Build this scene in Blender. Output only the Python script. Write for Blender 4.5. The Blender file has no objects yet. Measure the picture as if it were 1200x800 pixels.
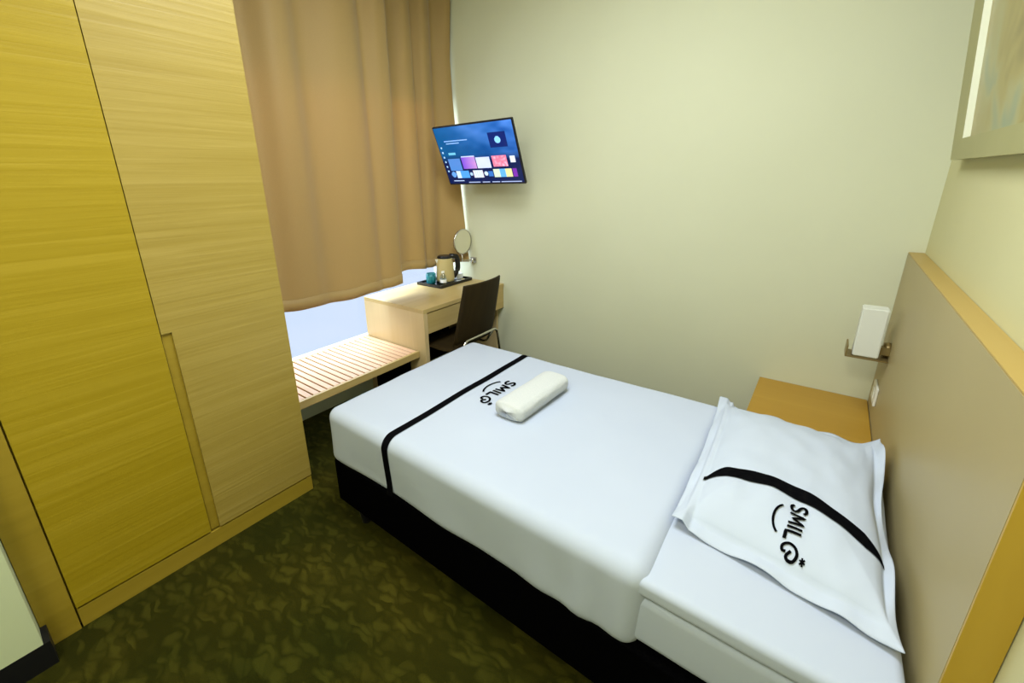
import bpy, bmesh, math, random
from mathutils import Vector, Matrix, noise

# ------------------------------------------------------------------ camera
sc = bpy.context.scene
COL = sc.collection
cam_d = bpy.data.cameras.new('camera'); cam = bpy.data.objects.new('camera', cam_d); COL.objects.link(cam)
sc.camera = cam
YAW, PITCH, ROLL, F = -0.6876076, 0.30184362, 0.02737416, 502.54
cy_, sy_ = math.cos(YAW), math.sin(YAW); cp_, sp_ = math.cos(PITCH), math.sin(PITCH); cr_, sr_ = math.cos(ROLL), math.sin(ROLL)
fw = Vector((sy_*cp_, cy_*cp_, -sp_)); rt = Vector((cy_, -sy_, 0)); dn = fw.cross(rt)
r2 = cr_*rt + sr_*dn; d2 = -sr_*rt + cr_*dn
m3 = Matrix((r2, -d2, -fw)).transposed()
cam.matrix_world = Matrix.Translation((0, 0, 1.55)) @ m3.to_4x4()
cam_d.sensor_width = 36; cam_d.lens = F/1200*36
cam_d.shift_x = (600-558.34)/1200; cam_d.shift_y = -(400-367.85)/1200
cam_d.clip_start = 0.02

# ------------------------------------------------------------------ world, lights, exposure
sc.view_settings.view_transform = 'Standard'; sc.view_settings.look = 'None'
sc.view_settings.gamma = 1; sc.view_settings.use_curve_mapping = False
sc.view_settings.exposure = 0.0
w = bpy.data.worlds.new('world'); sc.world = w; w.use_nodes = True
w.node_tree.nodes['Background'].inputs[0].default_value = (0.66, 0.79, 1.0, 1)
w.node_tree.nodes['Background'].inputs[1].default_value = 1.02

def area(name, loc, target, sx, sy, power, color):
    l = bpy.data.lights.new(name, 'AREA'); l.shape = 'RECTANGLE'; l.size = sx; l.size_y = sy
    l.energy = power; l.color = color
    o = bpy.data.objects.new(name, l); COL.objects.link(o); o.location = loc
    d = Vector(target)-Vector(loc); o.rotation_euler = d.to_track_quat('-Z', 'Y').to_euler(); return o
# soft daylight falling in through the window, behind the curtains
area('window_daylight', (-2.95, 1.85, 1.75), (-1.9, 1.85, 0.55), 1.5, 1.1, 90, (0.72, 0.85, 1.0))
# ceiling light over the bed; added entrance fill brightens the bed's near side
area('ceiling_lamp_light', (-0.80, 1.10, 2.92), (-0.80, 1.10, 0), 1.0, 1.0, 54, (0.90, 0.96, 1.0))
area('entry_fill_light', (-0.45, -0.75, 2.92), (-0.55, -0.2, 0), 0.6, 0.6, 44, (1.0, 1.0, 0.86))

# ------------------------------------------------------------------ materials
def mat(name, col=(.8, .8, .8), rough=.6, metal=0, spec=.5, **kw):
    m = bpy.data.materials.new(name); m.use_nodes = True
    b = m.node_tree.nodes['Principled BSDF']
    b.inputs['Base Color'].default_value = (*col, 1); b.inputs['Roughness'].default_value = rough
    b.inputs['Metallic'].default_value = metal; b.inputs['Specular IOR Level'].default_value = spec
    for k, v in kw.items():
        b.inputs[k.replace('_', ' ')].default_value = v
    return m
def ramp(nt, stops):
    r = nt.nodes.new('ShaderNodeValToRGB'); e = r.color_ramp.elements
    while len(e) < len(stops): e.new(.5)
    for i, (p, c) in enumerate(stops): e[i].position = p; e[i].color = (*c, 1)
    return r
def coords(nt, scale=(1, 1, 1), rot=(0, 0, 0)):
    tc = nt.nodes.new('ShaderNodeTexCoord'); mp = nt.nodes.new('ShaderNodeMapping')
    mp.inputs['Scale'].default_value = scale; mp.inputs['Rotation'].default_value = rot
    nt.links.new(tc.outputs['Object'], mp.inputs['Vector']); return mp
def noisemat(name, stops, scale=(1, 1, 1), nscale=5, detail=4, rough=.6, bump=0, dist=0, spec=.5, rot=(0, 0, 0), bdist=.01):
    m = mat(name, (1, 1, 1), rough, spec=spec); nt = m.node_tree; b = nt.nodes['Principled BSDF']
    mp = coords(nt, scale, rot)
    n = nt.nodes.new('ShaderNodeTexNoise'); n.inputs['Scale'].default_value = nscale
    n.inputs['Detail'].default_value = detail; n.inputs['Distortion'].default_value = dist
    nt.links.new(mp.outputs[0], n.inputs['Vector'])
    r = ramp(nt, stops); nt.links.new(n.outputs[0], r.inputs[0]); nt.links.new(r.outputs[0], b.inputs['Base Color'])
    if bump:
        bp = nt.nodes.new('ShaderNodeBump'); bp.inputs['Strength'].default_value = bump; bp.inputs['Distance'].default_value = bdist
        nt.links.new(n.outputs[0], bp.inputs['Height']); nt.links.new(bp.outputs[0], b.inputs['Normal'])
    return m
M = {}
M['wall'] = noisemat('wall_paint', [(.3, (.63, .645, .475)), (.7, (.655, .67, .50))], nscale=1.5, rough=.85, bump=.03)
M['wall_right'] = noisemat('wall_paint_yellow', [(.3, (.60, .575, .32)), (.7, (.63, .605, .345))], nscale=1.5, rough=.85, bump=.03)
M['wall_white'] = noisemat('wall_paint_white', [(.3, (.60, .66, .42)), (.7, (.64, .70, .46))], nscale=2, rough=.7)
M['ceiling'] = mat('ceiling_paint', (.8, .79, .68), .9)
M['black_trim'] = mat('black_skirting', (.004, .004, .006), .5)

def carpet():
    m = mat('carpet', (1, 1, 1), .95, spec=.1); nt = m.node_tree; b = nt.nodes['Principled BSDF']
    mp = coords(nt, (1, 1, 1))
    n0 = nt.nodes.new('ShaderNodeTexNoise'); n0.inputs['Scale'].default_value = 14; n0.inputs['Detail'].default_value = 1
    nt.links.new(mp.outputs[0], n0.inputs['Vector'])
    mx = nt.nodes.new('ShaderNodeMix'); mx.data_type = 'RGBA'; mx.blend_type = 'ADD'; mx.inputs[0].default_value = .08
    nt.links.new(mp.outputs[0], mx.inputs[6]); nt.links.new(n0.outputs[1], mx.inputs[7])
    mp2 = nt.nodes.new('ShaderNodeMapping'); mp2.inputs['Rotation'].default_value = (0, 0, .9); mp2.inputs['Scale'].default_value = (1.0, 2.0, 1)
    nt.links.new(mx.outputs[2], mp2.inputs[0])
    def chips(rot, sc_, scl, lo, hi):
        mp2 = nt.nodes.new('ShaderNodeMapping'); mp2.inputs['Rotation'].default_value = (0, 0, rot); mp2.inputs['Scale'].default_value = sc_
        mp2.inputs['Location'].default_value = (rot, rot*3, 0); nt.links.new(mx.outputs[2], mp2.inputs[0])
        v = nt.nodes.new('ShaderNodeTexVoronoi'); v.inputs['Scale'].default_value = scl; nt.links.new(mp2.outputs[0], v.inputs['Vector'])
        sp = nt.nodes.new('ShaderNodeSeparateColor'); nt.links.new(v.outputs['Color'], sp.inputs[0])
        gt = ramp(nt, [(lo, (0, 0, 0)), (hi, (1, 1, 1))]); nt.links.new(sp.outputs[0], gt.inputs[0])
        ed = ramp(nt, [(.26, (1, 1, 1)), (.60, (0, 0, 0))]); nt.links.new(v.outputs['Distance'], ed.inputs[0])
        mul = nt.nodes.new('ShaderNodeMath'); mul.operation = 'MULTIPLY'
        nt.links.new(gt.outputs[0], mul.inputs[0]); nt.links.new(ed.outputs[0], mul.inputs[1]); return mul
    c1, c2, c3 = chips(.9, (1, 2.8, 1), 11, .35, .85), chips(-.35, (1, 3.0, 1), 10, .45, .95), chips(2.2, (1, 2.4, 1), 14, .55, 1.0)
    m1 = nt.nodes.new('ShaderNodeMath'); m1.operation = 'MAXIMUM'; nt.links.new(c1.outputs[0], m1.inputs[0]); nt.links.new(c2.outputs[0], m1.inputs[1])
    m2 = nt.nodes.new('ShaderNodeMath'); m2.operation = 'MAXIMUM'; nt.links.new(m1.outputs[0], m2.inputs[0]); nt.links.new(c3.outputs[0], m2.inputs[1])
    r = ramp(nt, [(0, (.025, .024, .001)), (1, (.055, .051, .005))]); nt.links.new(m2.outputs[0], r.inputs[0])
    n3 = nt.nodes.new('ShaderNodeTexNoise'); n3.inputs['Scale'].default_value = 300; nt.links.new(mp.outputs[0], n3.inputs['Vector'])
    n4 = nt.nodes.new('ShaderNodeTexNoise'); n4.inputs['Scale'].default_value = 2.2; nt.links.new(mp.outputs[0], n4.inputs['Vector'])
    r4 = ramp(nt, [(.3, (.62, .72, .6)), (.7, (1.15, 1.05, 1))]); nt.links.new(n4.outputs[0], r4.inputs[0])
    m4 = nt.nodes.new('ShaderNodeMix'); m4.data_type = 'RGBA'; m4.blend_type = 'MULTIPLY'; m4.inputs[0].default_value = 1
    nt.links.new(r.outputs[0], m4.inputs[6]); nt.links.new(r4.outputs[0], m4.inputs[7])
    nt.links.new(m4.outputs[2], b.inputs['Base Color'])
    bp = nt.nodes.new('ShaderNodeBump'); bp.inputs['Strength'].default_value = .5; bp.inputs['Distance'].default_value = .004
    nt.links.new(n3.outputs[0], bp.inputs['Height']); nt.links.new(bp.outputs[0], b.inputs['Normal'])
    return m
M['carpet'] = carpet()

def wood(name, c1, c2, c3, along='y', rough=.45, k=1.0, bump=.15, spec=.4, fine=1.0):
    """laminate with long grain running along one axis"""
    m = mat(name, (1, 1, 1), rough, spec=spec); nt = m.node_tree; b = nt.nodes['Principled BSDF']
    s = {'x': (.5, 9, 14*fine), 'y': (9, .5*(1+fine)/2, 14*fine), 'z': (9, 14, .5)}[along]
    mp = coords(nt, tuple(a*k for a in s))
    n = nt.nodes.new('ShaderNodeTexNoise'); n.inputs['Scale'].default_value = 1.6; n.inputs['Detail'].default_value = 5
    n.inputs['Distortion'].default_value = .6; nt.links.new(mp.outputs[0], n.inputs['Vector'])
    r = ramp(nt, [(.25, c1), (.5, c2), (.75, c3)]); nt.links.new(n.outputs[0], r.inputs[0]); nt.links.new(r.outputs[0], b.inputs['Base Color'])
    bp = nt.nodes.new('ShaderNodeBump'); bp.inputs['Strength'].default_value = bump; bp.inputs['Distance'].default_value = .004
    nt.links.new(n.outputs[0], bp.inputs['Height']); nt.links.new(bp.outputs[0], b.inputs['Normal'])
    return m
M['ward_a'] = wood('wardrobe_wood', (.325, .225, .005), (.355, .25, .009), (.40, .285, .018), 'y', bump=.35, fine=2.2)
M['ward_b'] = wood('wardrobe_wood_pale', (.33, .235, .042), (.365, .265, .055), (.415, .305, .075), 'y', bump=.35, fine=2.2)
M['ward_side'] = wood('wardrobe_trim_wood', (.30, .21, .018), (.34, .235, .022), (.37, .26, .028), 'y')
M['desk'] = wood('desk_wood', (.46, .33, .12), (.50, .365, .145), (.55, .41, .175), 'y', .35)
M['desk_side'] = wood('desk_side_wood', (.56, .42, .20), (.60, .46, .24), (.64, .50, .27), 'z', .35)
M['slat'] = wood('bench_slat_wood', (.62, .38, .22), (.68, .43, .26), (.74, .49, .31), 'x', .35)
M['night'] = wood('nightstand_wood', (.40, .225, .022), (.43, .245, .028), (.46, .27, .035), 'x', .4, .6, .05)
M['edge'] = wood('headboard_edge_wood', (.40, .27, .07), (.43, .295, .08), (.47, .325, .095), 'y', .4, .6, .05)
M['edge_v'] = wood('headboard_end_wood', (.45, .28, .02), (.49, .31, .03), (.54, .35, .04), 'z', .35, .6, .08)
M['hb'] = noisemat('headboard_panel', [(.3, (.40, .33, .165)), (.7, (.43, .355, .18))], nscale=1.5, detail=2, rough=.45, spec=.4)
def curtain_mat():
    m = bpy.data.materials.new('curtain_fabric'); m.use_nodes = True; nt = m.node_tree
    b = nt.nodes['Principled BSDF']; out = nt.nodes['Material Output']
    mp = coords(nt, (1, 1, 1)); n = nt.nodes.new('ShaderNodeTexNoise'); n.inputs['Scale'].default_value = 350
    nt.links.new(mp.outputs[0], n.inputs['Vector'])
    r = ramp(nt, [(.3, (.41, .28, .105)), (.7, (.445, .305, .12))]); nt.links.new(n.outputs[0], r.inputs[0])
    nt.links.new(r.outputs[0], b.inputs['Base Color']); b.inputs['Roughness'].default_value = .6
    b.inputs['Sheen Weight'].default_value = .25; b.inputs['Specular IOR Level'].default_value = .3
    t = nt.nodes.new('ShaderNodeBsdfTranslucent'); t.inputs[0].default_value = (.66, .36, .16, 1)
    mx = nt.nodes.new('ShaderNodeMixShader'); mx.inputs[0].default_value = .12
    nt.links.new(b.outputs[0], mx.inputs[1]); nt.links.new(t.outputs[0], mx.inputs[2]); nt.links.new(mx.outputs[0], out.inputs[0])
    return m
M['curtain'] = curtain_mat()
def glass_mat(name, tint=(1, 1, 1), fac=.012, rough=.02):
    m = bpy.data.materials.new(name); m.use_nodes = True; nt = m.node_tree; out = nt.nodes['Material Output']
    nt.nodes.remove(nt.nodes['Principled BSDF'])
    t = nt.nodes.new('ShaderNodeBsdfTransparent'); t.inputs[0].default_value = (*tint, 1)
    g = nt.nodes.new('ShaderNodeBsdfGlossy'); g.inputs['Roughness'].default_value = rough
    mx = nt.nodes.new('ShaderNodeMixShader'); mx.inputs[0].default_value = fac
    nt.links.new(t.outputs[0], mx.inputs[1]); nt.links.new(g.outputs[0], mx.inputs[2]); nt.links.new(mx.outputs[0], out.inputs[0])
    return m
M['glass'] = glass_mat('window_glass')
M['bottle'] = glass_mat('clear_plastic', (.80, .84, .82), .22, .08)
M['sheet'] = noisemat('white_bed_linen', [(.3, (.475, .530, .655)), (.7, (.495, .55, .675))], nscale=3, detail=6, rough=.85, bump=.06, spec=.2)
M['pillow'] = noisemat('white_pillowcase', [(.3, (.50, .56, .68)), (.7, (.52, .58, .70))], nscale=4, detail=6, rough=.85, bump=.06, spec=.2)
M['towel'] = noisemat('white_towel', [(.3, (.56, .59, .60)), (.7, (.61, .63, .635))], nscale=160, detail=2, rough=.95, bump=.4, spec=.1, bdist=.003)
M['black_fab'] = noisemat('black_ribbon', [(.3, (.003, .003, .004)), (.7, (.005, .005, .006))], nscale=60, rough=.85, spec=.0)
M['black_base'] = noisemat('black_base_fabric', [(.3, (.0012, .0012, .0015)), (.7, (.002, .002, .0025))], nscale=80, rough=.9, spec=.0)
M['ink'] = mat('black_print', (.003, .003, .004), .8, spec=.0)
M['brown'] = wood('chair_brown_plywood', (.022, .014, .004), (.027, .017, .005), (.033, .021, .006), 'z', .6, 1, .02, .15)
M['chrome'] = mat('chrome', (.62, .60, .56), .25, 1)
M['tvblack'] = mat('tv_black_plastic', (.004, .005, .012), .5)
M['black_pl'] = mat('black_plastic', (.008, .008, .009), .3)
M['cream_pl'] = mat('cream_plastic', (.52, .42, .19), .4)
M['white_pl'] = mat('white_plastic', (.80, .80, .74), .4)
M['teal'] = mat('teal_ceramic', (.012, .20, .25), .35)
M['mirror'] = mat('mirror_glass', (.85, .82, .72), .06, 1)
M['paper'] = mat('white_paper', (.85, .88, .92), .7)
M['bronze'] = mat('bronze_metal', (.30, .22, .09), .38, .7)
M['shade'] = mat('frosted_shade', (.74, .76, .70), .5, spec=.3)
M['frame'] = noisemat('champagne_frame', [(.3, (.34, .32, .13)), (.7, (.38, .36, .155))], nscale=4, rough=.4, spec=.5)
M['slip'] = mat('white_frame_slip', (.88, .90, .74), .5)
M['white_metal'] = mat('white_window_frame', (.8, .84, .88), .4)

# ------------------------------------------------------------------ mesh helpers
def link(name, bm, m, parent=None, smooth=False, loc=None):
    me = bpy.data.meshes.new(name); bmesh.ops.recalc_face_normals(bm, faces=bm.faces); bm.to_mesh(me); bm.free()
    if smooth:
        for p in me.polygons: p.use_smooth = True
    o = bpy.data.objects.new(name, me); COL.objects.link(o)
    for mm in (m if isinstance(m, (list, tuple)) else [m]): me.materials.append(mm)
    if parent: o.parent = parent
    if loc: o.location = loc
    return o
def box(bm, x0, x1, y0, y1, z0, z1, mi=0):
    v = [bm.verts.new((x, y, z)) for x in (x0, x1) for y in (y0, y1) for z in (z0, z1)]
    for f in ((0, 1, 3, 2), (4, 6, 7, 5), (0, 4, 5, 1), (2, 3, 7, 6), (0, 2, 6, 4), (1, 5, 7, 3)):
        fc = bm.faces.new([v[i] for i in f]); fc.material_index = mi
    return v
def bbox(name, dims, m, parent=None, bev=.003, seg=2):
    bm = bmesh.new(); box(bm, *dims)
    if bev: bmesh.ops.bevel(bm, geom=bm.edges[:], offset=bev, segments=seg, affect='EDGES', profile=.5)
    return link(name, bm, m, parent)
def prism(bm, pts, axis, a, b):
    """polygon pts (2D) extruded along axis from a to b"""
    def P(p, t): return {'x': (t, p[0], p[1]), 'y': (p[0], t, p[1]), 'z': (p[0], p[1], t)}[axis]
    va = [bm.verts.new(P(p, a)) for p in pts]; vb = [bm.verts.new(P(p, b)) for p in pts]
    bm.faces.new(va); bm.faces.new(vb[::-1]); n = len(pts)
    for i in range(n): bm.faces.new((va[i], va[(i+1) % n], vb[(i+1) % n], vb[i]))
def lathe(bm, prof, c=(0, 0, 0), seg=32):
    rings = []
    for r, z in prof:
        rings.append([bm.verts.new((c[0]+r*math.cos(2*math.pi*i/seg), c[1]+r*math.sin(2*math.pi*i/seg), c[2]+z)) for i in range(seg)] if r > 1e-6 else [bm.verts.new((c[0], c[1], c[2]+z))])
    for a, b in zip(rings, rings[1:]):
        for i in range(seg):
            j = (i+1) % seg
            if len(a) == 1 and len(b) == 1: continue
            if len(a) == 1: bm.faces.new((a[0], b[i], b[j]))
            elif len(b) == 1: bm.faces.new((a[i], a[j], b[0]))
            else: bm.faces.new((a[i], a[j], b[j], b[i]))
def smooth_path(pts, n=8):
    pts = [Vector(p) for p in pts]; out = []
    q = [pts[0]*2-pts[1]]+pts+[pts[-1]*2-pts[-2]]
    for i in range(1, len(q)-2):
        for k in range(n):
            t = k/n; a, b, c, d = q[i-1:i+3]
            out.append(.5*((2*b)+(c-a)*t+(2*a-5*b+4*c-d)*t*t+(3*b-a-3*c+d)*t*t*t))
    out.append(pts[-1]); return out
def tube(bm, pts, r, seg=10):
    pts = [Vector(p) for p in pts]; rings = []
    for i, p in enumerate(pts):
        d = (pts[min(i+1, len(pts)-1)]-pts[max(i-1, 0)]).normalized()
        ref = Vector((0, 0, 1)) if abs(d.z) < .9 else Vector((1, 0, 0))
        a = d.cross(ref).normalized(); b = d.cross(a)
        rings.append([bm.verts.new(p+r*(math.cos(2*math.pi*k/seg)*a+math.sin(2*math.pi*k/seg)*b)) for k in range(seg)])
    for a, b in zip(rings, rings[1:]):
        for k in range(seg): bm.faces.new((a[k], a[(k+1) % seg], b[(k+1) % seg], b[k]))
    bm.faces.new(rings[0]); bm.faces.new(rings[-1][::-1])
def bend(pts, rad, n=6):
    """polyline with its corners rounded"""
    pts = [Vector(p) for p in pts]; out = [pts[0]]
    for i in range(1, len(pts)-1):
        a, b, c = pts[i-1:i+2]; u = (a-b).normalized(); v = (c-b).normalized()
        r = min(rad, (a-b).length*.49, (c-b).length*.49); p, q = b+u*r, b+v*r
        for k in range(n+1):
            t = k/n; out.append((1-t)**2*p+2*t*(1-t)*b+t*t*q)
    out.append(pts[-1]); return out
def rbox(dims, r, n, disp=None, open_bottom=False):
    """rounded box from a fine grid; disp(point, normal) -> offset"""
    x0, x1, y0, y1, z0, z1 = dims; bm = bmesh.new(); N = n
    c = Vector(((x0+x1)/2, (y0+y1)/2, (z0+z1)/2)); h = Vector(((x1-x0)/2, (y1-y0)/2, (z1-z0)/2))
    vm = {}
    def samp(L, k):
        """positions along half-length L, denser near rounded ends"""
        m = k; inner = L-r; out = []
        e = 6
        for i in range(e): out.append(-L+r*i/e)
        for i in range(m+1): out.append(-inner+2*inner*i/m)
        for i in range(1, e+1): out.append(inner+r*i/e)
        return out
    S = [samp(h[i], max(2, int(h[i]*2/n))) for i in range(3)]
    def V(p):
        key = tuple(round(a, 5) for a in p)
        if key not in vm:
            q = Vector(p); inn = Vector([max(-(h[i]-r), min(h[i]-r, q[i])) for i in range(3)])
            d = q-inn
            if d.length > 1e-9:
                d.normalize(); q = inn+d*r
            nn = d if d.length > 1e-9 else Vector((0, 0, 1))
            q = q+c
            if disp: q = q+disp(q, nn)
            vm[key] = bm.verts.new(q)
        return vm[key]
    for ax in range(3):
        a1, a2 = [(1, 2), (0, 2), (0, 1)][ax]
        for sgn in (-1, 1):
            if open_bottom and ax == 2 and sgn == -1: continue
            for i in range(len(S[a1])-1):
                for j in range(len(S[a2])-1):
                    vs = []
                    for di, dj in ((0, 0), (1, 0), (1, 1), (0, 1)):
                        p = [0, 0, 0]; p[ax] = sgn*h[ax]; p[a1] = S[a1][i+di]; p[a2] = S[a2][j+dj]; vs.append(V(p))
                    try: bm.faces.new(vs)
                    except ValueError: pass
    return bm
def empty(name, loc, label, cat, group=None):
    o = bpy.data.objects.new(name, None); COL.objects.link(o); o.location = loc; o.empty_display_size = .05
    o['label'] = label; o['category'] = cat
    if group: o['group'] = group
    return o
def tag(o, label, cat, group=None):
    o['label'] = label; o['category'] = cat
    if group: o['group'] = group
    return o
def struct(o): o['kind'] = 'structure'; return o
def keep(o, parent):
    """parent a mesh built in world coordinates"""
    o.parent = parent; o.matrix_parent_inverse = Matrix.Translation(-parent.location); return o
def nz(p, s, k=0): return noise.noise(Vector(p)*s+Vector((k, k*1.7, -k)))

# ------------------------------------------------------------------ room
XL, XR, YB, YF, ZC = -2.60, 0.355, 2.76, -1.30, 2.95
T = .12
struct(bbox('floor', (XL-T, XR+T, YF-T, YB+T, -.1, 0), M['carpet'], bev=0))
struct(bbox('ceiling', (XL-T, XR+T, YF-T, YB+T, ZC, ZC+.1), M['ceiling'], bev=0))
struct(bbox('wall_back', (XL-T, XR+T, YB, YB+T, 0, ZC), M['wall'], bev=0))
struct(bbox('wall_right', (XR, XR+T, YF, YB, 0, ZC), M['wall_right'], bev=0))
struct(bbox('wall_front', (XL-T, XR+T, YF-T, YF, 0, ZC), M['wall'], bev=0))
bm = bmesh.new()                                        # wall with the window opening
WY0, WY1, WZ0, WZ1 = .96, 2.735, .40, 2.5
box(bm, XL-T, XL, YF, WY0, 0, ZC); box(bm, XL-T, XL, WY1, YB, 0, ZC)
box(bm, XL-T, XL, WY0, WY1, 0, WZ0); box(bm, XL-T, XL, WY0, WY1, WZ1, ZC)
struct(link('wall_left', bm, M['wall_white']))
bm = bmesh.new(); box(bm, XL-T, -1.82, YF, -.125, 0.0995, ZC)
struct(link('wall_entry', bm, M['wall_white']))
bm = bmesh.new(); box(bm, XL-T+.02, -1.8195, YF, -.108, 0, .0995)
struct(link('baseboard_entry', bm, M['black_trim']))
wf = bmesh.new()
for d in ((WY0, WY0+.04, WZ0, WZ1), (WY1-.04, WY1, WZ0, WZ1), (WY0+.04, WY1-.04, WZ0, WZ0+.03), (WY0+.04, WY1-.04, WZ1-.04, WZ1)):
    box(wf, XL-.09, XL-.04, *d)
win = struct(link('window_1', wf, M['white_metal']))
pn = bmesh.new(); box(pn, XL-.07, XL-.064, WY0+.04, WY1-.04, WZ0+.03, WZ1-.04)
link('pane', pn, M['glass'], win)

# ------------------------------------------------------------------ wardrobe
wd = empty('wardrobe', (-2.2, .39, 0), 'tall pale yellow wood-grain wardrobe with two flush doors beside the curtains', 'wardrobe')
XW = -1.91
bm = bmesh.new()
box(bm, XL+.005, XW-.022, -.125, .915, .085, ZC-.002); box(bm, XL+.005, XW-.03, -.125, .905, 0, .085)
keep(link('carcass', bm, M['ward_side']), wd)
keep(bbox('filler_panel', (XW-.022, XW, -.123, -.033, 0, ZC-.002), M['ward_side'], bev=.001), wd)
keep(bbox('plinth', (XW-.03, XW-.004, -.028, .915, 0, .082), M['ward_side'], bev=.001), wd)
d1 = keep(bbox('door', (XW-.020, XW, -.028, .4285, .092, ZC-.01), M['ward_a'], bev=.0012), wd)
bm = bmesh.new()
prism(bm, [(.466, .092), (.9150, .092), (.9150, ZC-.01), (.4315, ZC-.01), (.4315, 1.02), (.466, 1.02)], 'x', XW-.020, XW)
d2 = keep(link('door', bm, M['ward_b']), wd); d2['label'] = 'paler door with the finger-pull groove cut in its edge'
g = bbox('finger_pull', (XW-.0215, XW-.010, .4315, .468, .0915, 1.0215), M['ward_side'], bev=.0005)
g.parent = d2

# ------------------------------------------------------------------ bench and desk
bn = empty('luggage_bench', (-2.31, 1.4, 0), 'low slatted wooden luggage bench under the window between wardrobe and desk', 'bench')
bm = bmesh.new()
ny, y0 = 21, .935; y1 = 1.845; pitch = (y1-y0)/ny
for i in range(ny):
    a = y0+i*pitch; box(bm, XL+.02, -2.05, a+.004, a+pitch-.004, .432, .450)
bmesh.ops.bevel(bm, geom=[e for e in bm.edges if abs(e.verts[0].co.z-.45) < 1e-5 and abs(e.verts[1].co.z-.45) < 1e-5], offset=.002, segments=1, affect='EDGES')
keep(link('slatted_top', bm, M['slat']), bn)
keep(bbox('front_rail', (-2.05, -2.03, .935, 1.85, .405, .450), M['desk'], bev=.002), bn)
keep(bbox('back_rail', (XL+.002, XL+.02, .935, 1.85, .405, .450), M['desk'], bev=.002), bn)
bm = bmesh.new(); box(bm, XL+.02, -2.05, .935, .955, .395, .43); box(bm, XL+.02, -2.05, 1.83, 1.85, .395, .43); box(bm, XL+.02, -2.05, 1.38, 1.41, .395, .43)
bm.free()
for a, b in ((.935, .955), (1.38, 1.41), (1.83, 1.85)):
    bm = bmesh.new(); box(bm, XL+.02, -2.05, a, b, .395, .43); keep(link('crossbar', bm, M['desk']), bn)
bm = bmesh.new(); box(bm, XL+.1, -2.13, .94, .965, 0, .397); box(bm, XL+.1, -2.13, 1.825, 1.85, 0, .397)
bm.free()
for a, b in ((.94, .965), (1.825, 1.85)):
    bm = bmesh.new(); box(bm, XL+.1, -2.13, a, b, 0, .394); keep(link('end_support', bm, M['black_base']), bn)

dk = empty('writing_desk', (-2.28, 2.3, 0), 'light wooden writing desk with drawer in the corner under the wall television', 'desk')
XD = -1.97
keep(bbox('desktop', (XL+.002, XD, 1.853, YB-.003, .722, .750), M['desk'], bev=.0015), dk)
keep(bbox('side_panel', (XL+.002, XD-.001, 1.853, 1.888, 0, .722), M['desk_side'], bev=.0015), dk)
dr = keep(bbox('drawer', (XD-.025, XD-.006, 1.893, 2.40, .572, .716), M['desk'], bev=.0015), dk)
h = bbox('drawer_box', (XD-.42, XD-.025, 1.91, 2.38, .585, .70), M['ward_side'], bev=.001); h.parent = dr
keep(bbox('apron', (XD-.03, XD-.004, 2.405, YB-.003, .548, .722), M['desk'], bev=.0015), dk)
keep(bbox('back_panel', (XL+.003, XL+.02, 1.888, YB-.004, .02, .722), M['black_base'], bev=.001), dk)
keep(bbox('support_panel', (XL+.02, XD-.06, YB-.024, YB-.004, 0, .722), M['desk_side'], bev=.001), dk)

# ------------------------------------------------------------------ curtains
def curtain(name, ya, yb, xf, hem, ztop, folds, amp, label, seed, flare=None, lean=0):
    bm = bmesh.new(); NY, NZ = 170, 60; g = []
    for j in range(NZ+1):
        t = j/NZ; row = []
        for i in range(NY+1):
            s = i/NY; y = ya+(yb-ya)*s
            zb = hem(s); z = ztop+(zb-ztop)*t
            yy = y+.02*math.sin(s*9+seed+t*1.3)*(t)
            ph = 2*math.pi*folds*(s+.035*math.sin(5.3*s+seed)+.02*math.sin(13*s+seed*2))
            a = amp*(1.15-.55*t)*(0.65+.5*abs(math.sin(3.1*s+seed)))
            x = xf+a*math.sin(ph)+a*.18*math.sin(2*ph+1.1+t)+.012*nz((s*3, t*2, seed), 1.5)
            if flare: x += flare(s, t)+.045*max(0, (s-.8)/.2)*max(0, (.38-t)/.38)
            row.append(bm.verts.new((x, yy, z)))
        g.append(row)
    for j in range(NZ):
        for i in range(NY): bm.faces.new((g[j][i], g[j][i+1], g[j+1][i+1], g[j+1][i]))
    o = link(name, bm, M['curtain'], smooth=True)
    s = o.modifiers.new('cloth', 'SOLIDIFY'); s.thickness = .003
    hb_ = bmesh.new(); prev = None                        # stitched hem
    jj = NZ-2
    for i in range(NY+1):
        top_, bot_ = o.data.vertices[jj*(NY+1)+i].co, o.data.vertices[NZ*(NY+1)+i].co
        row = [hb_.verts.new(top_+Vector((.004, 0, 0))), hb_.verts.new(bot_+Vector((.004, 0, .001)))]
        if prev: hb_.faces.new((prev[0], row[0], row[1], prev[1]))
        prev = row
    ho = link('hem', hb_, M['curtain'], o, smooth=True); s2 = ho.modifiers.new('cloth', 'SOLIDIFY'); s2.thickness = .003
    return tag(o, label, 'curtain', None)
curtain('curtain', .945, 2.085, -2.405, lambda s: .862-.045*math.sin(min(1, s*1.15)*math.pi*.75)+.006*math.sin(20*s), 2.925, 3.4, .034,
        'wide tan blackout curtain nearest the wardrobe, hanging over the bench', .7)
curtain('curtain', 2.05, 2.742, -2.502, lambda s: .885+.01*math.sin(8*s), 2.925, 3.2, .024,
        'narrower tan curtain panel hanging behind the kettle in the desk corner', 2.9,
        flare=lambda s, t: .15*max(0, (s-.74)/.26)**1.5*max(0, (t-.25)/.75)+.02*max(0, (s-.7)/.3))
bm = bmesh.new(); box(bm, -2.50, -2.38, .93, 2.75, 2.925, 2.948)
tag(link('curtain_track', bm, M['white_metal']), 'white ceiling track carrying both tan curtains', 'curtain track')

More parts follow.
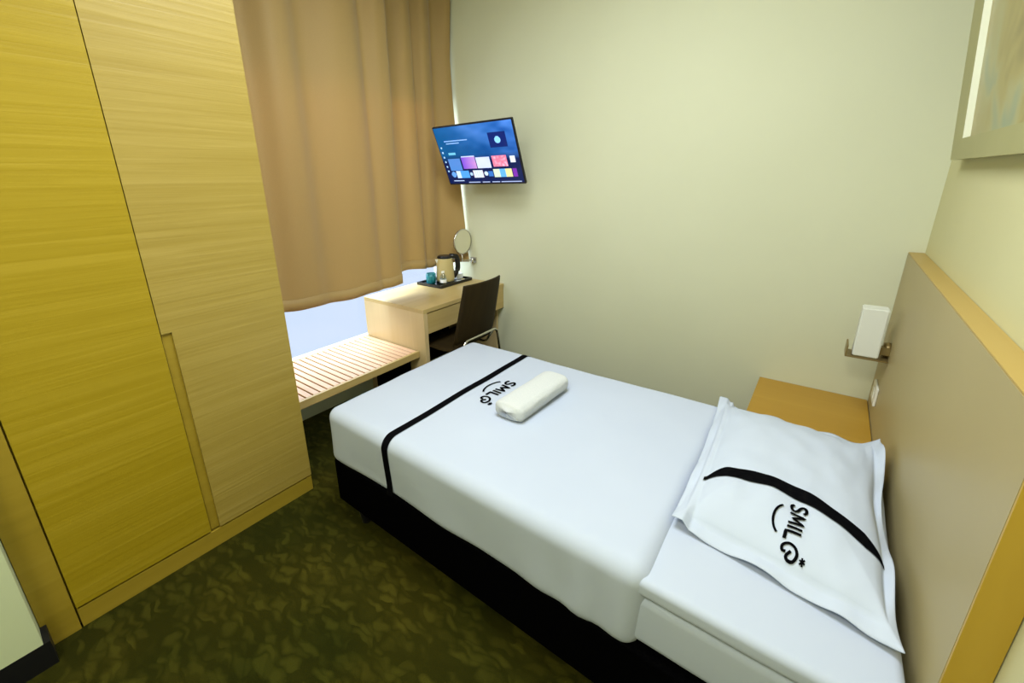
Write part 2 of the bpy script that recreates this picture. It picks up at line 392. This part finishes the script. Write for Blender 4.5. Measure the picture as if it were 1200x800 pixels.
# ------------------------------------------------------------------ bed
bed = empty('bed_base', (-.69, 1.43, 0), 'low black upholstered bed base on short black legs', 'bed base')
bm = rbox((-1.635, .27, .900, 1.960, .09, .322), .012, .2)
keep(link('base_box', bm, M['black_base'], smooth=False), bed)
for lx in (-1.50, .18):
    for ly in (.95, 1.90):
        bm = bmesh.new(); lathe(bm, [(0, 0), (.022, 0), (.034, .088), (.034, .0905), (0, .0905)], (lx, ly, 0), 20)
        keep(link('leg', bm, M['black_pl']), bed)
def md(q, n): return n*(.004*nz(q, 3)+.002*nz(q, 9))*min(1, max(0, (q.z-.33)*20))
mt = rbox((-1.62, .275, .915, 1.945, .328, .502), .035, .06, md)
mtr = tag(link('mattress', mt, M['sheet'], smooth=True), 'white sheeted mattress with a thin topper, bare at the headboard end', 'mattress')
link('mattress_topper', rbox((-1.62, .278, .905, 1.955, .500, .560), .022, .05, md), M['sheet'], mtr, smooth=True)

def duvet_disp(q, n):
    q = q.copy()
    o = n*(.007*nz(q, 1.6, 3)+.003*nz(q, 5, 1))
    side = 1 if (q.z < .56) else 0
    if q.z < .54:
        o += n*(.006*math.sin(q.x*11+2*nz(q, 2))*(.54-q.z)/.2)
        if q.x > -.75 and q.y < 1.1:                     # small gathered creases on the near side
            o += n*(.006*math.sin(q.x*42+3*nz(q, 4))*min(1, (q.x+.75)*3)*min(1, (.54-q.z)*6))
    if q.z < .36: o = o*(.35+.65*max(0, (q.z-.30)/.06))
    return o
DX0, DX1, DY0, DY1, DZ1 = -1.655, -.205, .893, 1.967, .585
dv = rbox((DX0, DX1, DY0, DY1, .300, DZ1), .055, .022, duvet_disp, open_bottom=True)
duvet = link('duvet', dv, M['sheet'], smooth=True)
so_m = duvet.modifiers.new('cloth', 'SOLIDIFY'); so_m.thickness = .010; so_m.offset = -1
bpy.context.view_layer.update(); me2 = bpy.data.meshes.new_from_object(duvet.evaluated_get(bpy.context.evaluated_depsgraph_get()))
duvet.modifiers.clear(); duvet.data = me2; me2.name = 'duvet'
duvet['label'] = 'white duvet cover spread flat over the bed with a black ribbon band'; duvet['category'] = 'duvet'
def duvet_z(x, y):
    q = Vector((x, y, DZ1)); return DZ1+.007*nz(q, 1.6, 3)+.003*nz(q, 5, 1)
# ribbon across the bed and down both sides
bm = bmesh.new(); prof = []
r = .055
def rib(side):
    pts = []
    ys = DY0 if side < 0 else DY1
    for k in range(12):
        z = .315+(DZ1-r-.315)*k/11; pts.append((ys, z, side, 0))
    for k in range(1, 9):
        a = k/9*math.pi/2; pts.append((ys-side*r*(1-math.cos(a)), DZ1-r+r*math.sin(a), side*math.cos(a), math.sin(a)))
    return pts
path = rib(-1)+[(DY0+r+(DY1-DY0-2*r)*k/40, DZ1, 0, 1) for k in range(41)]+rib(1)[::-1]
rows = []
for (y, z, ny_, nz_) in path:
    row = []
    for x in (-1.246, -1.238, -1.219, -1.209):
        q = Vector((x, y, z)); n = Vector((0, ny_, nz_)).normalized(); p = q+duvet_disp(q, n)+n*.0025
        row.append(bm.verts.new(p))
    rows.append(row)
for a, b in zip(rows, rows[1:]):
    for i in range(3): bm.faces.new((a[i], a[i+1], b[i+1], b[i]))
link('ribbon_band', bm, M['black_fab'], duvet, smooth=True)

# printed lettering, drawn as strokes: u along the reading direction, v up
S_ = [(.92, .86), (.70, 1.0), (.32, .98), (.10, .78), (.30, .58), (.70, .45), (.88, .24), (.66, .03), (.28, .0), (.04, .16)]
def strokes():
    out = []; x = 0
    out.append((smooth_path([(a*.62, b, 0) for a, b in S_], 4), .095)); x = .80
    out.append(([(x, 0, 0), (x+.10, 1, 0), (x+.40, .25, 0), (x+.70, 1, 0), (x+.80, 0, 0)], .10)); x += 1.08
    out.append(([(x, 0, 0), (x, 1, 0)], .10)); x += .30
    out.append(([(x, 1, 0), (x, 0, 0), (x+.48, 0, 0)], .10)); x += .64
    e = [(.46, .60), (.78, .36), (.98, .50), (.98, .84), (.58, 1.0), (.18, .80), (.02, .38), (.22, .02), (.52, .04), (.56, .28)]
    out.append((smooth_path([(x+a*.80, b, 0) for a, b in e], 5), .085)); x += .80
    for a in (0, 60, 120):                                # the little three-stroke star
        cx, cy, L = x-.12, 1.38, .19; ca, sa = math.cos(math.radians(a+10)), math.sin(math.radians(a+10))
        out.append(([(cx-L*ca, cy-L*sa, 0), (cx+L*ca, cy+L*sa, 0)], .05))
    out.append(([(1.45-1.10*math.cos(t), -.22-.80*math.sin(t), 0) for t in [(.14+k/16*.72)*math.pi for k in range(17)]], .075))
    return out, x
def logo(origin, udir, vdir, hgt, length, place, name, parent, weight=1.0):
    st, L = strokes(); bm = bmesh.new()
    for pts, wd_ in st:
        P = [Vector((p[0]*length/L, p[1]*hgt, 0)) for p in pts]
        fine = []                                         # resample
        for a, b in zip(P, P[1:]):
            k = max(1, int((b-a).length/.004))
            for i in range(k): fine.append((a+(b-a)*i/k, (b-a).normalized()))
        fine.append((P[-1], (P[-1]-P[-2]).normalized()))
        prev = None; hw = wd_*hgt*weight
        for idx, (p, d) in enumerate(fine):
            if 0 < idx < len(fine)-1:
                dd = (fine[idx][1]+fine[idx-1][1]); d = dd.normalized() if dd.length > .3 else d
            n = Vector((-d.y, d.x, 0)); vs = []
            for s in (-1, 1):
                q = p+n*hw*s; w_ = Vector(origin)+udir*q.x+vdir*q.y; vs.append(bm.verts.new(place(w_.x, w_.y)))
            if prev: bm.faces.new((prev[0], prev[1], vs[1], vs[0]))
            prev = vs
    return link(name, bm, M['ink'], parent)
logo((-1.122, 1.605, 0), Vector((0, -1, 0)), Vector((1, 0, 0)), .048, .250,
     lambda x, y: (x, y, duvet_z(x, y)+.003), 'printed_logo', duvet, 1.3)

# ------------------------------------------------------------------ pillow
PA, PB, PC, PD = Vector((-.252, 1.995)), Vector((-.218, 1.14)), Vector((.279, 1.045)), Vector((.283, 1.95))
IN = .90
def pil_xy(u, v):
    s, t = (u+1)/2, (v+1)/2
    p = (PB*(1-s)+PC*s)*(1-t)+(PA*(1-s)+PD*s)*t
    if u > .8: p = p+Vector((-.012*(u-.8)/.2*(.5+.5*math.sin(v*7+1)), 0))
    p = p+Vector((.012*(1-v*v)*( -u)*abs(u)**2, .0))+Vector((0, .012*(1-u*u)*max(0, v)**2+.012*(1-u*u)*max(0, -v)**3))
    return p
def pil_h(u, v):
    a, b = max(0, 1-(abs(u)/IN)**3.6), max(0, 1-(abs(v)/IN)**(4.2 if v < 0 else 3.2))
    return (a*b)**.55
def pil_base(u, v):
    """height of the pillow seam above the sheet"""
    e = max(0, (u-.55)/.45)
    lift = .022*max(0, min(1, (-.80-u)/.08)) if u < -.80 else 0
    if u > .8: lift += .030*(u-.8)/.2*math.exp(-((v-.72)/.16)**2)
    return .571+lift+.030*(1-max(abs(u), abs(v))**3)+.045*e*e*(.4+.6*max(0, v))+.006*nz((u*2, v*2, 0), 2.2)
def pil_top(u, v):
    z = pil_base(u, v)+.060*pil_h(u, v)+.004*nz((u, v, 3), 4)+.002
    edge = max(abs(u), abs(v))
    if edge > IN: z += .008*math.sin(9*(u-v))*(edge-IN)/(1-IN)
    return z
def pil_bot(u, v):
    z = pil_base(u, v)-.05*pil_h(u, v)
    edge = max(abs(u), abs(v))
    if edge > IN: z += .008*math.sin(9*(u-v))*(edge-IN)/(1-IN)
    return max(z, .5635 if pil_xy(u, v).x > -.195 else .5905)
NP = 120
bm = bmesh.new(); top = []; bot = []
for j in range(NP+1):
    rt_, rb_ = [], []
    for i in range(NP+1):
        u, v = -1+2*i/NP, -1+2*j/NP; p = pil_xy(u, v)
        rt_.append(bm.verts.new((p.x, p.y, max(pil_top(u, v), pil_bot(u, v)+.003)))); rb_.append(bm.verts.new((p.x, p.y, pil_bot(u, v))))
    top.append(rt_); bot.append(rb_)
for j in range(NP):
    for i in range(NP):
        bm.faces.new((top[j][i], top[j][i+1], top[j+1][i+1], top[j+1][i]))
        bm.faces.new((bot[j][i], bot[j+1][i], bot[j+1][i+1], bot[j][i+1]))
for i in range(NP):
    bm.faces.new((top[0][i], bot[0][i], bot[0][i+1], top[0][i+1])); bm.faces.new((top[NP][i], top[NP][i+1], bot[NP][i+1], bot[NP][i]))
    bm.faces.new((top[i][0], top[i+1][0], bot[i+1][0], bot[i][0])); bm.faces.new((top[i][NP], bot[i][NP], bot[i+1][NP], top[i+1][NP]))
pillow = tag(link('pillow', bm, M['pillow'], smooth=True), 'plump white pillow with a black band leaning at the headboard', 'pillow')
def pil_uv(x, y):
    u = v = 0.0
    for _ in range(30):
        p = pil_xy(u, v); e = .001
        pu = (pil_xy(u+e, v)-p)/e; pv = (pil_xy(u, v+e)-p)/e
        dx, dy = x-p.x, y-p.y; det = pu.x*pv.y-pu.y*pv.x
        u += (dx*pv.y-dy*pv.x)/det; v += (pu.x*dy-pu.y*dx)/det
        u = max(-1.2, min(1.2, u)); v = max(-1.2, min(1.2, v))
    return u, v
def on_pillow(x, y, d=.003):
    u, v = pil_uv(x, y); return (x, y, pil_top(u, v)+d)
bm = bmesh.new(); prev = None
for i in range(81):
    t = i/80; x = -.178+(.250+.178)*t; row = []
    ym = 1.382-.100*max(0, (x+.02)/.26)**1.6-.05*max(0, (-.12-x)/.06)**1.5
    wd_ = .027*min(1, .35+t*6)*(1-.75*max(0, (t-.9)/.1))
    for k in range(7): row.append(bm.verts.new(on_pillow(x, ym+wd_*(k/3-1), .0035)))
    if prev:
        for k in range(6): bm.faces.new((prev[k], prev[k+1], row[k+1], row[k]))
    prev = row
link('black_band', bm, M['black_fab'], pillow, smooth=True)
logo((.050, 1.318, 0), Vector((-0.05, -1, 0)).normalized(), Vector((1, -0.05, 0)).normalized(), .033, .168,
     lambda x, y: on_pillow(x, y, .0045), 'printed_logo', pillow, 1.15)

# ------------------------------------------------------------------ towel roll
bm = bmesh.new(); NS, NA = 60, 72; rows = []
ty0, ty1, tx, tz = 1.290, 1.700, -.908, .5885
for i in range(NS+1):
    s = i/NS; e_ = min(s, 1-s)/.07; k = (1-(1-min(1, e_))**2.4)**.30 if e_ < 1 else 1
    y = ty0+(ty1-ty0)*s; row = []
    for a in range(NA):
        th = -math.pi+2*math.pi*a/NA; ex = .66
        cx_ = math.copysign(abs(math.cos(th))**ex, math.cos(th)); sz_ = math.copysign(abs(math.sin(th))**ex, math.sin(th))
        rr = 1+.025*nz((math.cos(th)*2, s*4, math.sin(th)*2), 1.3)
        if -.55 < th < -.38: rr *= .89                    # the tucked edge of the cloth
        if -.75 < th <= -.55: rr *= 1.05
        row.append(bm.verts.new((tx+.012*(s-.5)+.071*cx_*k*rr, y, tz+.038+.037*sz_*(.12+.88*k)*rr)))
    rows.append(row)
for a, b in zip(rows, rows[1:]):
    for i in range(NA): bm.faces.new((a[i], a[(i+1) % NA], b[(i+1) % NA], b[i]))
bm.faces.new(rows[0]); bm.faces.new(rows[-1][::-1])
tw = tag(link('rolled_towel', bm, M['towel'], smooth=True), 'rolled white towel lying on the bed beside the ribbon logo', 'towel')

# ------------------------------------------------------------------ headboard, nightstand, lamp, socket
hb = empty('headboard', (.325, 1.86, 0), 'wide beige wall-mounted headboard panel edged in honey wood', 'headboard')
keep(bbox('panel', (.300, .350, .962, YB-.003, .02, 1.181), M['hb'], bev=0), hb)
keep(bbox('top_edge', (.3005, .3535, .962, YB-.003, 1.1812, 1.186), M['edge'], bev=.0008), hb)
keep(bbox('end_edge', (.3005, .3535, .955, .9618, .02, 1.186), M['edge_v'], bev=.0008), hb)
ns = empty('nightstand', (.07, 2.38, 0), 'honey brown wooden nightstand between the pillow and the back wall', 'nightstand')
keep(bbox('top', (-.167, .297, 2.02, YB-.003, .410, .430), M['night'], bev=.001), ns)
keep(bbox('cabinet_body', (-.150, .295, 2.03, YB-.004, .05, .410), M['night'], bev=.001), ns)
nd = keep(bbox('drawer', (-.167, -.150, 2.04, 2.75, .24, .400), M['night'], bev=.001), ns)
keep(bbox('drawer', (-.167, -.150, 2.04, 2.75, .06, .232), M['night'], bev=.001), ns)
keep(bbox('plinth', (-.130, .290, 2.05, YB-.006, 0, .05), M['black_pl'], bev=0), ns)

lp = empty('wall_lamp', (.299, 2.5, .745), 'small bedside wall lamp with white box shade on a bronze bracket above the nightstand', 'lamp')
bm = bmesh.new(); prism(bm, [(.152, .795), (.152, .742), (.2985, .742), (.2985, .748), (.158, .748), (.158, .795)], 'y', 2.45, 2.55)
keep(link('bracket', bm, M['bronze']), lp)
bm = bmesh.new(); lathe(bm, [(0, 0), (.032, 0), (.034, .006), (.030, .022), (0, .026)], (0, 0, 0), 28)
for v in bm.verts: v.co = Vector((.2995-v.co.z, 2.52+v.co.y, .782+v.co.x))
keep(link('mounting_cup', bm, M['bronze'], smooth=True), lp)
bm = bmesh.new(); box(bm, .176, .264, 2.462, 2.538, .7495, .972); 
bmesh.ops.bevel(bm, geom=bm.edges[:], offset=.004, segments=3, affect='EDGES')
keep(link('lamp_shade', bm, M['shade']), lp)
bm = bmesh.new(); box(bm, .258, .300, 2.485, 2.515, .765, .800)
keep(link('arm', bm, M['bronze']), lp)

so_ = empty('wall_socket', (.2985, 2.555, .555), 'small white switch plate on the headboard above the nightstand', 'socket')
so_.location = (.2995, 2.558, .555)
keep(bbox('face_plate', (.290, .2995, 2.49, 2.625, .512, .598), M['white_pl'], bev=.0025), so_)
keep(bbox('rocker_switch', (.2875, .2902, 2.535, 2.58, .535, .575), M['white_pl'], bev=.001), so_)

# ------------------------------------------------------------------ framed picture on the right wall
pc = empty('framed_picture', (.33, 2.0, 1.95), 'large champagne framed picture leaning from the wall above the headboard', 'picture')
pb = []
Y0p, Y1p, Z0p, Z1p = 1.05, 2.50, 0, .95
# local: a = distance out from the wall (towards -x), y, z ; sheared to lean forward with height
def lean(o_out, y, z): return (.3535-o_out-.092*z, y+.02*z, 1.577+z*.995)
def lbox(name, m, a0, a1, y0, y1, z0, z1, parent=pc):
    bm = bmesh.new(); box(bm, a0, a1, y0, y1, z0, z1)
    for v in bm.verts: v.co = Vector(lean(*v.co))
    return keep(link(name, bm, m), parent)
LR, BR = .165, .070
bm = bmesh.new()
for d in ((Y1p-LR, Y1p, 0, Z1p), (Y0p, Y0p+LR, 0, Z1p), (Y0p+LR, Y1p-LR, 0, BR), (Y0p+LR, Y1p-LR, Z1p-BR, Z1p)): box(bm, .001, .036, *d)
for v in bm.verts: v.co = Vector(lean(*v.co))
keep(link('frame', bm, M['frame']), pc)
for d in ((Y1p-LR-.008, Y1p-LR, BR, Z1p-BR), (Y0p+LR, Y0p+LR+.008, BR, Z1p-BR)): lbox('white_slip', M['slip'], .0185, .0358, *d)
def art_mat():
    m = mat('abstract_print', (1, 1, 1), .35, spec=.5); nt = m.node_tree; b = nt.nodes['Principled BSDF']
    mp = coords(nt, (1, 1.2, 1.1)); n = nt.nodes.new('ShaderNodeTexNoise'); n.inputs['Scale'].default_value = 2.6; n.inputs['Detail'].default_value = 2; n.inputs['Distortion'].default_value = 1.2
    nt.links.new(mp.outputs[0], n.inputs['Vector'])
    r = ramp(nt, [(.30, (.20, .155, .05)), (.45, (.36, .30, .10)), (.58, (.38, .36, .17)), (.70, (.26, .32, .22))])
    nt.links.new(n.outputs[0], r.inputs[0]); nt.links.new(r.outputs[0], b.inputs['Base Color']); return m
lbox('print', art_mat(), .014, .0185, Y0p+LR+.001, Y1p-LR-.001, BR-.002, Z1p-BR+.002)

# ------------------------------------------------------------------ television
tvp = empty('television', (-1.97, 2.50, 1.70), 'flat black television tilted down on the back wall showing a blue menu', 'television')
TLc, TRc, BLc = Vector((-2.317, 2.375, 1.914)), Vector((-1.629, 2.375, 1.912)), Vector((-2.324, 2.556, 1.522))
U = (TRc-TLc); W_ = U.length; U.normalize(); Vd = (TLc-BLc); H_ = Vd.length; Vd.normalize(); Nn = U.cross(Vd).normalized()  # towards the viewer
def tvb(name, u0, u1, v0, v1, n0, n1, m, bev=.003):
    bm = bmesh.new(); box(bm, u0, u1, v0, v1, n0, n1)
    if bev: bmesh.ops.bevel(bm, geom=bm.edges[:], offset=bev, segments=2, affect='EDGES')
    for v in bm.verts: v.co = BLc+U*v.co.x+Vd*v.co.y+Nn*v.co.z
    return keep(link(name, bm, m), tvp)
tvb('body', 0, W_, 0, H_, -.018, 0, M['tvblack'])
tvb('rear_housing', .10, W_-.10, .03, H_*.62, -.055, -.016, M['tvblack'], .012)
def scr(u, v):
    """screen picture: u right, v up, 0..1 -> linear rgb"""
    R = random.Random
    t = max(0, min(1, (u*.9+v*.6-.55)))
    neb = .5+.5*noise.noise(Vector((u*3.2, v*4.5, 1.3)))+.25*noise.noise(Vector((u*9, v*11, 4)))
    c = [.002+.16*t*neb**1.5, .045+.30*t*neb+.05*(1-u), .20+.60*t*neb+.06*v]
    if v < .52: k = max(0, (v-.40)/.12); c = [c[0]*k+.002*(1-k), c[1]*k+.012*(1-k), c[2]*k+.075*(1-k)]
    def rc(a, b, x, y): return a < u < b and x < v < y
    if rc(.69, .90, .60, .84): c = [.004, .02, .14]; 
    if (u-.795)**2+((v-.72)*.62)**2 < .0012: c = [.25, .55, .85]
    if rc(.10, .42, .755, .772) or rc(.12, .30, .715, .735): c = [.25, .42, .75]
    if rc(.11, .21, .525, .565): c = [.15, .45, .60]
    for i, k in enumerate((.66, .575, .49, .405, .32, .235)):
        if (u-.035)**2+((v-k)*.62)**2 < .00012: c = [.35, .55, .8]
    if rc(.075, .245, .245, .455): c = [.06+.05*neb, .22, .52]
    if rc(.265, .45, .265, .475):
        q = (u-.265)/.185; c = [.18+.5*q*neb, .08+.18*q, .55]
    if rc(.27, .45, .478, .49): c = [.5, .6, .85]
    if rc(.46, .64, .265, .455): c = [.42+.2*neb, .50+.15*neb, .80]
    if rc(.67, .85, .285, .47):
        q = noise.noise(Vector((u*22, v*16, 0))); c = [.75+.2*q, .16+.35*abs(q), .25+.4*abs(q)]
    if rc(.89, .95, .34, .45): c = [.6, .68, .8]
    if (u-.10)**2+((v-.17)*.62)**2 < .0011: c = [.12, .30, .62]
    if rc(.14, .20, .10, .235): c = [.5, .62, .8]
    if rc(.20, .32, .10, .235): c = [.08, .30, .72]
    if (u-.35)**2+((v-.17)*.62)**2 < .0004: c = [.35, .5, .7]
    if rc(.38, .51, .10, .235): c = [.55+.2*math.sin(u*300), .60, .66]
    if (u-.55)**2+((v-.17)*.62)**2 < .0006: c = [.5, .62, .75]
    if rc(.58, .64, .12, .21): c = [.04, .16, .45]
    if rc(.65, .73, .10, .24): c = [.55, .66, .5]
    if rc(.73, .80, .10, .24): c = [.12, .38, .72]
    if rc(.80, .88, .10, .24): c = [.62, .60, .30]
    if rc(.89, .94, .10, .24): c = [.18, .03, .35]
    if rc(.07, .22, .045, .06): c = [.4, .5, .7]
    if v < .03 and (rc(.28, .44, .008, .024) or rc(.47, .57, .008, .024) or rc(.60, .70, .008, .024) or rc(.72, .97, .008, .024)): c = [.35, .42, .62]
    return [1.15*a**1.12 for a in [max(0, q_) for q_ in c]]
bm = bmesh.new(); lay = None; NU, NV = 200, 120
g = [[bm.verts.new(BLc+U*(.008+(W_-.016)*i/NU)+Vd*(.012+(H_-.020)*j/NV)+Nn*.0008) for i in range(NU+1)] for j in range(NV+1)]
cl = bm.loops.layers.float_color.new('picture')
for j in range(NV):
    for i in range(NU):
        f = bm.faces.new((g[j][i], g[j][i+1], g[j+1][i+1], g[j+1][i])); c = scr((i+.5)/NU, (j+.5)/NV)
        for lp_ in f.loops: lp_[cl] = (*[max(0, x) for x in c], 1)
ms = bpy.data.materials.new('lit_screen'); ms.use_nodes = True; nt = ms.node_tree; b = nt.nodes['Principled BSDF']
at = nt.nodes.new('ShaderNodeAttribute'); at.attribute_name = 'picture'; b.inputs['Base Color'].default_value = (.005, .005, .005, 1)
b.inputs['Roughness'].default_value = .25; b.inputs['Specular IOR Level'].default_value = .15; nt.links.new(at.outputs[0], b.inputs['Emission Color']); b.inputs['Emission Strength'].default_value = 1.5
me = bpy.data.meshes.new('screen'); bm.to_mesh(me); bm.free(); so2 = bpy.data.objects.new('screen', me); COL.objects.link(so2); me.materials.append(ms)
so2['label'] = 'lit screen with a blue menu of small picture tiles'
keep(so2, tvp)
bm = bmesh.new(); box(bm, -2.02, -1.92, YB-.03, YB-.002, 1.58, 1.80); box(bm, -1.99, -1.95, 2.53, YB-.03, 1.675, 1.715)
keep(link('wall_mount', bm, M['black_pl']), tvp)

# ------------------------------------------------------------------ chair
ch = empty('desk_chair', (-1.90, 2.15, 0), 'dark brown plywood chair with a chrome tube frame pushed up to the desk', 'chair')
bm = bmesh.new(); yc = 2.145; g = []
prof = [(-1.675, .925), (-1.683, .88), (-1.700, .80), (-1.722, .70), (-1.745, .60), (-1.765, .53), (-1.80, .478), (-1.86, .458), (-1.95, .455), (-2.05, .46), (-2.12, .463), (-2.15, .452)]
pp = smooth_path([(x, 0, z) for x, z in prof], 5)
for i, p in enumerate(pp):
    row = []; n = len(pp)-1; z = p.z
    hw = .205 if z > .5 else .205+.01*min(1, (.5-z)*20)
    if z > .52: hw = .190+.018*min(1, (.925-z)/.35)
    for k in range(15):
        s = -1+2*k/14; curve = .028*s*s if z > .5 else 0
        row.append(bm.verts.new((p.x-curve if z > .5 else p.x, yc+hw*s, p.z+(.006*s*s if z < .48 else 0))))
    g.append(row)
def sheet_from(rows_):
    b2 = bmesh.new(); vv = [[b2.verts.new(v.co) for v in r_] for r_ in rows_]
    for a, b in zip(vv, vv[1:]):
        for k in range(len(a)-1): b2.faces.new((a[k], a[k+1], b[k+1], b[k]))
    return b2
split = next(i for i, p in enumerate(pp) if p.z < .50)
for nm, rr in (('backrest', g[:split+1]), ('seat', g[split:])):
    o = keep(link(nm, sheet_from(rr), M['brown'], smooth=True), ch); s = o.modifiers.new('ply', 'SOLIDIFY'); s.thickness = .011; s.offset = 0
bm.free()
bm = bmesh.new()
tube(bm, bend([(-1.66, 1.945, .012), (-1.725, 1.962, .545), (-1.725, 2.325, .545), (-1.66, 2.345, .012)], .045), .0095)
keep(link('rear_frame', bm, M['chrome'], smooth=True), ch)
bm = bmesh.new()
tube(bm, bend([(-2.15, 1.95, .012), (-2.10, 1.97, .435), (-2.10, 2.32, .435), (-2.15, 2.34, .012)], .045), .0095)
keep(link('front_frame', bm, M['chrome'], smooth=True), ch)
for yy in (2.00, 2.29):
    bm = bmesh.new(); tube(bm, bend([(-2.10, yy, .435), (-1.80, yy, .435), (-1.728, yy, .545)], .03), .008)
    keep(link('seat_rail', bm, M['chrome'], smooth=True), ch)

# ------------------------------------------------------------------ things on the desk
DZ = .751
ty = empty('serving_tray', (-2.40, 2.53, DZ), 'black rectangular serving tray at the back of the desk', 'tray')
bm = bmesh.new(); box(bm, -2.535, -2.275, 2.345, 2.715, DZ, DZ+.006)
for d in ((-2.54, -2.532, 2.34, 2.72), (-2.278, -2.270, 2.34, 2.72), (-2.532, -2.278, 2.34, 2.348), (-2.532, -2.278, 2.712, 2.72)): box(bm, *d, DZ, DZ+.022)
keep(link('tray_base', bm, M['black_pl']), ty)
TZ = DZ+.0065
kx, ky = -2.375, 2.505
kt = empty('electric_kettle', (kx, ky, TZ), 'cream electric kettle with a black handle and lid on the tray', 'kettle')
bm = bmesh.new(); lathe(bm, [(0, 0), (.075, 0), (.078, .008), (.074, .018), (0, .018)], (kx, ky, TZ), 40)
keep(link('power_base', bm, M['black_pl'], smooth=False), kt)
bm = bmesh.new(); lathe(bm, [(0, .019), (.070, .019), (.074, .03), (.073, .08), (.069, .14), (.062, .198), (.060, .202), (0, .202)], (kx, ky, TZ), 48)
keep(link('kettle_body', bm, M['cream_pl'], smooth=False), kt)
bm = bmesh.new(); lathe(bm, [(0, .2025), (.061, .2025), (.061, .212), (.052, .223), (0, .228)], (kx, ky, TZ), 40)
keep(link('lid', bm, M['black_pl'], smooth=False), kt)
hd = Vector((.45, .89, 0)).normalized(); kb = Vector((kx, ky, TZ))
bm = bmesh.new(); pts = bend([kb+hd*.045+Vector((0, 0, .213)), kb+hd*.108+Vector((0, 0, .208)), kb+hd*.116+Vector((0, 0, .10)), kb+hd*.070+Vector((0, 0, .040))], .045)
tube(bm, pts, .021, 14); keep(link('handle', bm, M['black_pl'], smooth=True), kt)
bm = bmesh.new(); a = kb-hd*.055+Vector((0, 0, .165)); s_ = Vector((-hd.y, hd.x, 0))
vs = [bm.verts.new(p) for p in (a+s_*.018+Vector((0, 0, .03)), a-s_*.018+Vector((0, 0, .03)), a-hd*.028+Vector((0, 0, .034)), a-Vector((0, 0, .02))-hd*.004)]
bm.faces.new((vs[0], vs[1], vs[2])); bm.faces.new((vs[0], vs[2], vs[3])); bm.faces.new((vs[1], vs[3], vs[2])); bm.faces.new((vs[0], vs[3], vs[1]))
keep(link('spout', bm, M['white_pl']), kt)

tc_ = empty('mug', (-2.425, 2.385, TZ), 'teal ceramic mug standing on the tray left of the kettle', 'mug')
bm = bmesh.new(); lathe(bm, [(0, 0), (.030, 0), (.038, .012), (.041, .05), (.039, .088), (.036, .088), (.037, .05), (.030, .008), (0, .006)], (-2.44, 2.405, TZ), 32)
keep(link('cup', bm, M['teal'], smooth=True), tc_)
bm = bmesh.new(); tube(bm, bend([(-2.402, 2.388, TZ+.072), (-2.382, 2.372, TZ+.068), (-2.382, 2.372, TZ+.028), (-2.404, 2.390, TZ+.022)], .015), .005, 8)
keep(link('mug_handle', bm, M['teal'], smooth=True), tc_)
bt = empty('water_bottle', (-2.30, 2.40, TZ), 'small clear plastic water bottle in front of the kettle', 'bottle')
bm = bmesh.new(); lathe(bm, [(0, 0), (.024, 0), (.026, .006), (.026, .062), (.022, .082), (.011, .096), (.011, .108)], (-2.305, 2.405, TZ), 28)
keep(link('bottle_body', bm, M['bottle'], smooth=True), bt)
bm = bmesh.new(); lathe(bm, [(0, .118), (.0125, .118), (.013, .104), (0, .104)], (-2.305, 2.405, TZ), 20)
keep(link('bottle_cap', bm, M['white_pl']), bt)
bm = bmesh.new(); lathe(bm, [(.0265, .03), (.0265, .055)], (-2.305, 2.405, TZ), 28)
keep(link('bottle_label', bm, M['paper'], smooth=True), bt)
o = bbox('paper_card', (-2.52, -2.36, 2.635, 2.708, TZ+.0001, TZ+.045), M['paper'], bev=.003)
tag(o, 'white folded paper napkin stack at the far end of the tray', 'napkin')
rnd = random.Random(4)
for i, (sx, sy, rz, m_, lb) in enumerate(((-2.335, 2.545, .3, 'paper', 'white sugar sachet on the tray nearest the kettle'), (-2.315, 2.605, -.4, 'paper', 'white sugar sachet in the middle of the tray row'), (-2.325, 2.665, .8, 'cream_pl', 'cream tea sachet on the tray nearest the napkins'))):
    bm = bmesh.new(); box(bm, -.014, .014, -.022, .022, 0, .004); bmesh.ops.bevel(bm, geom=bm.edges[:], offset=.001, segments=1, affect='EDGES')
    o = link('tea_sachet', bm, M[m_]); o.location = (sx, sy, TZ+.0003); o.rotation_euler.z = rz
    tag(o, lb, 'sachet', 'sachets on the black tray')

# shaving mirror on the back wall
mr = empty('shaving_mirror', (-2.29, YB, .93), 'round chrome magnifying mirror on a wall bracket above the desk', 'mirror')
mc = Vector((-2.300, 2.650, 1.078)); mn = Vector((.998, -.05, -.02)).normalized()
q = mn.to_track_quat('Z', 'Y').to_matrix().to_4x4(); q.translation = mc
bm = bmesh.new(); lathe(bm, [(0, .0045), (.094, .0045)], seg=48); bm.transform(q); keep(link('mirror_glass', bm, M['mirror']), mr)
bm = bmesh.new(); lathe(bm, [(.094, .006), (.101, .006), (.103, 0), (.101, -.010), (0, -.014)], seg=48); bm.transform(q); keep(link('mirror_rim', bm, M['chrome'], smooth=True), mr)
bm = bmesh.new(); tube(bm, [mc-mn*.012+Vector((0, 0, -.09)), mc-mn*.012+Vector((0, 0, -.155)), Vector((-2.262, 2.72, .920))], .006)
tube(bm, [Vector((-2.262, 2.72, .935)), Vector((-2.262, 2.72, .895))], .009)
keep(link('swing_arm', bm, M['chrome'], smooth=True), mr)
bm = bmesh.new(); box(bm, -2.30, -2.245, YB-.016, YB-.001, .895, .938); box(bm, -2.27, -2.254, 2.718, YB-.014, .908, .925)
keep(link('wall_bracket', bm, M['chrome']), mr)
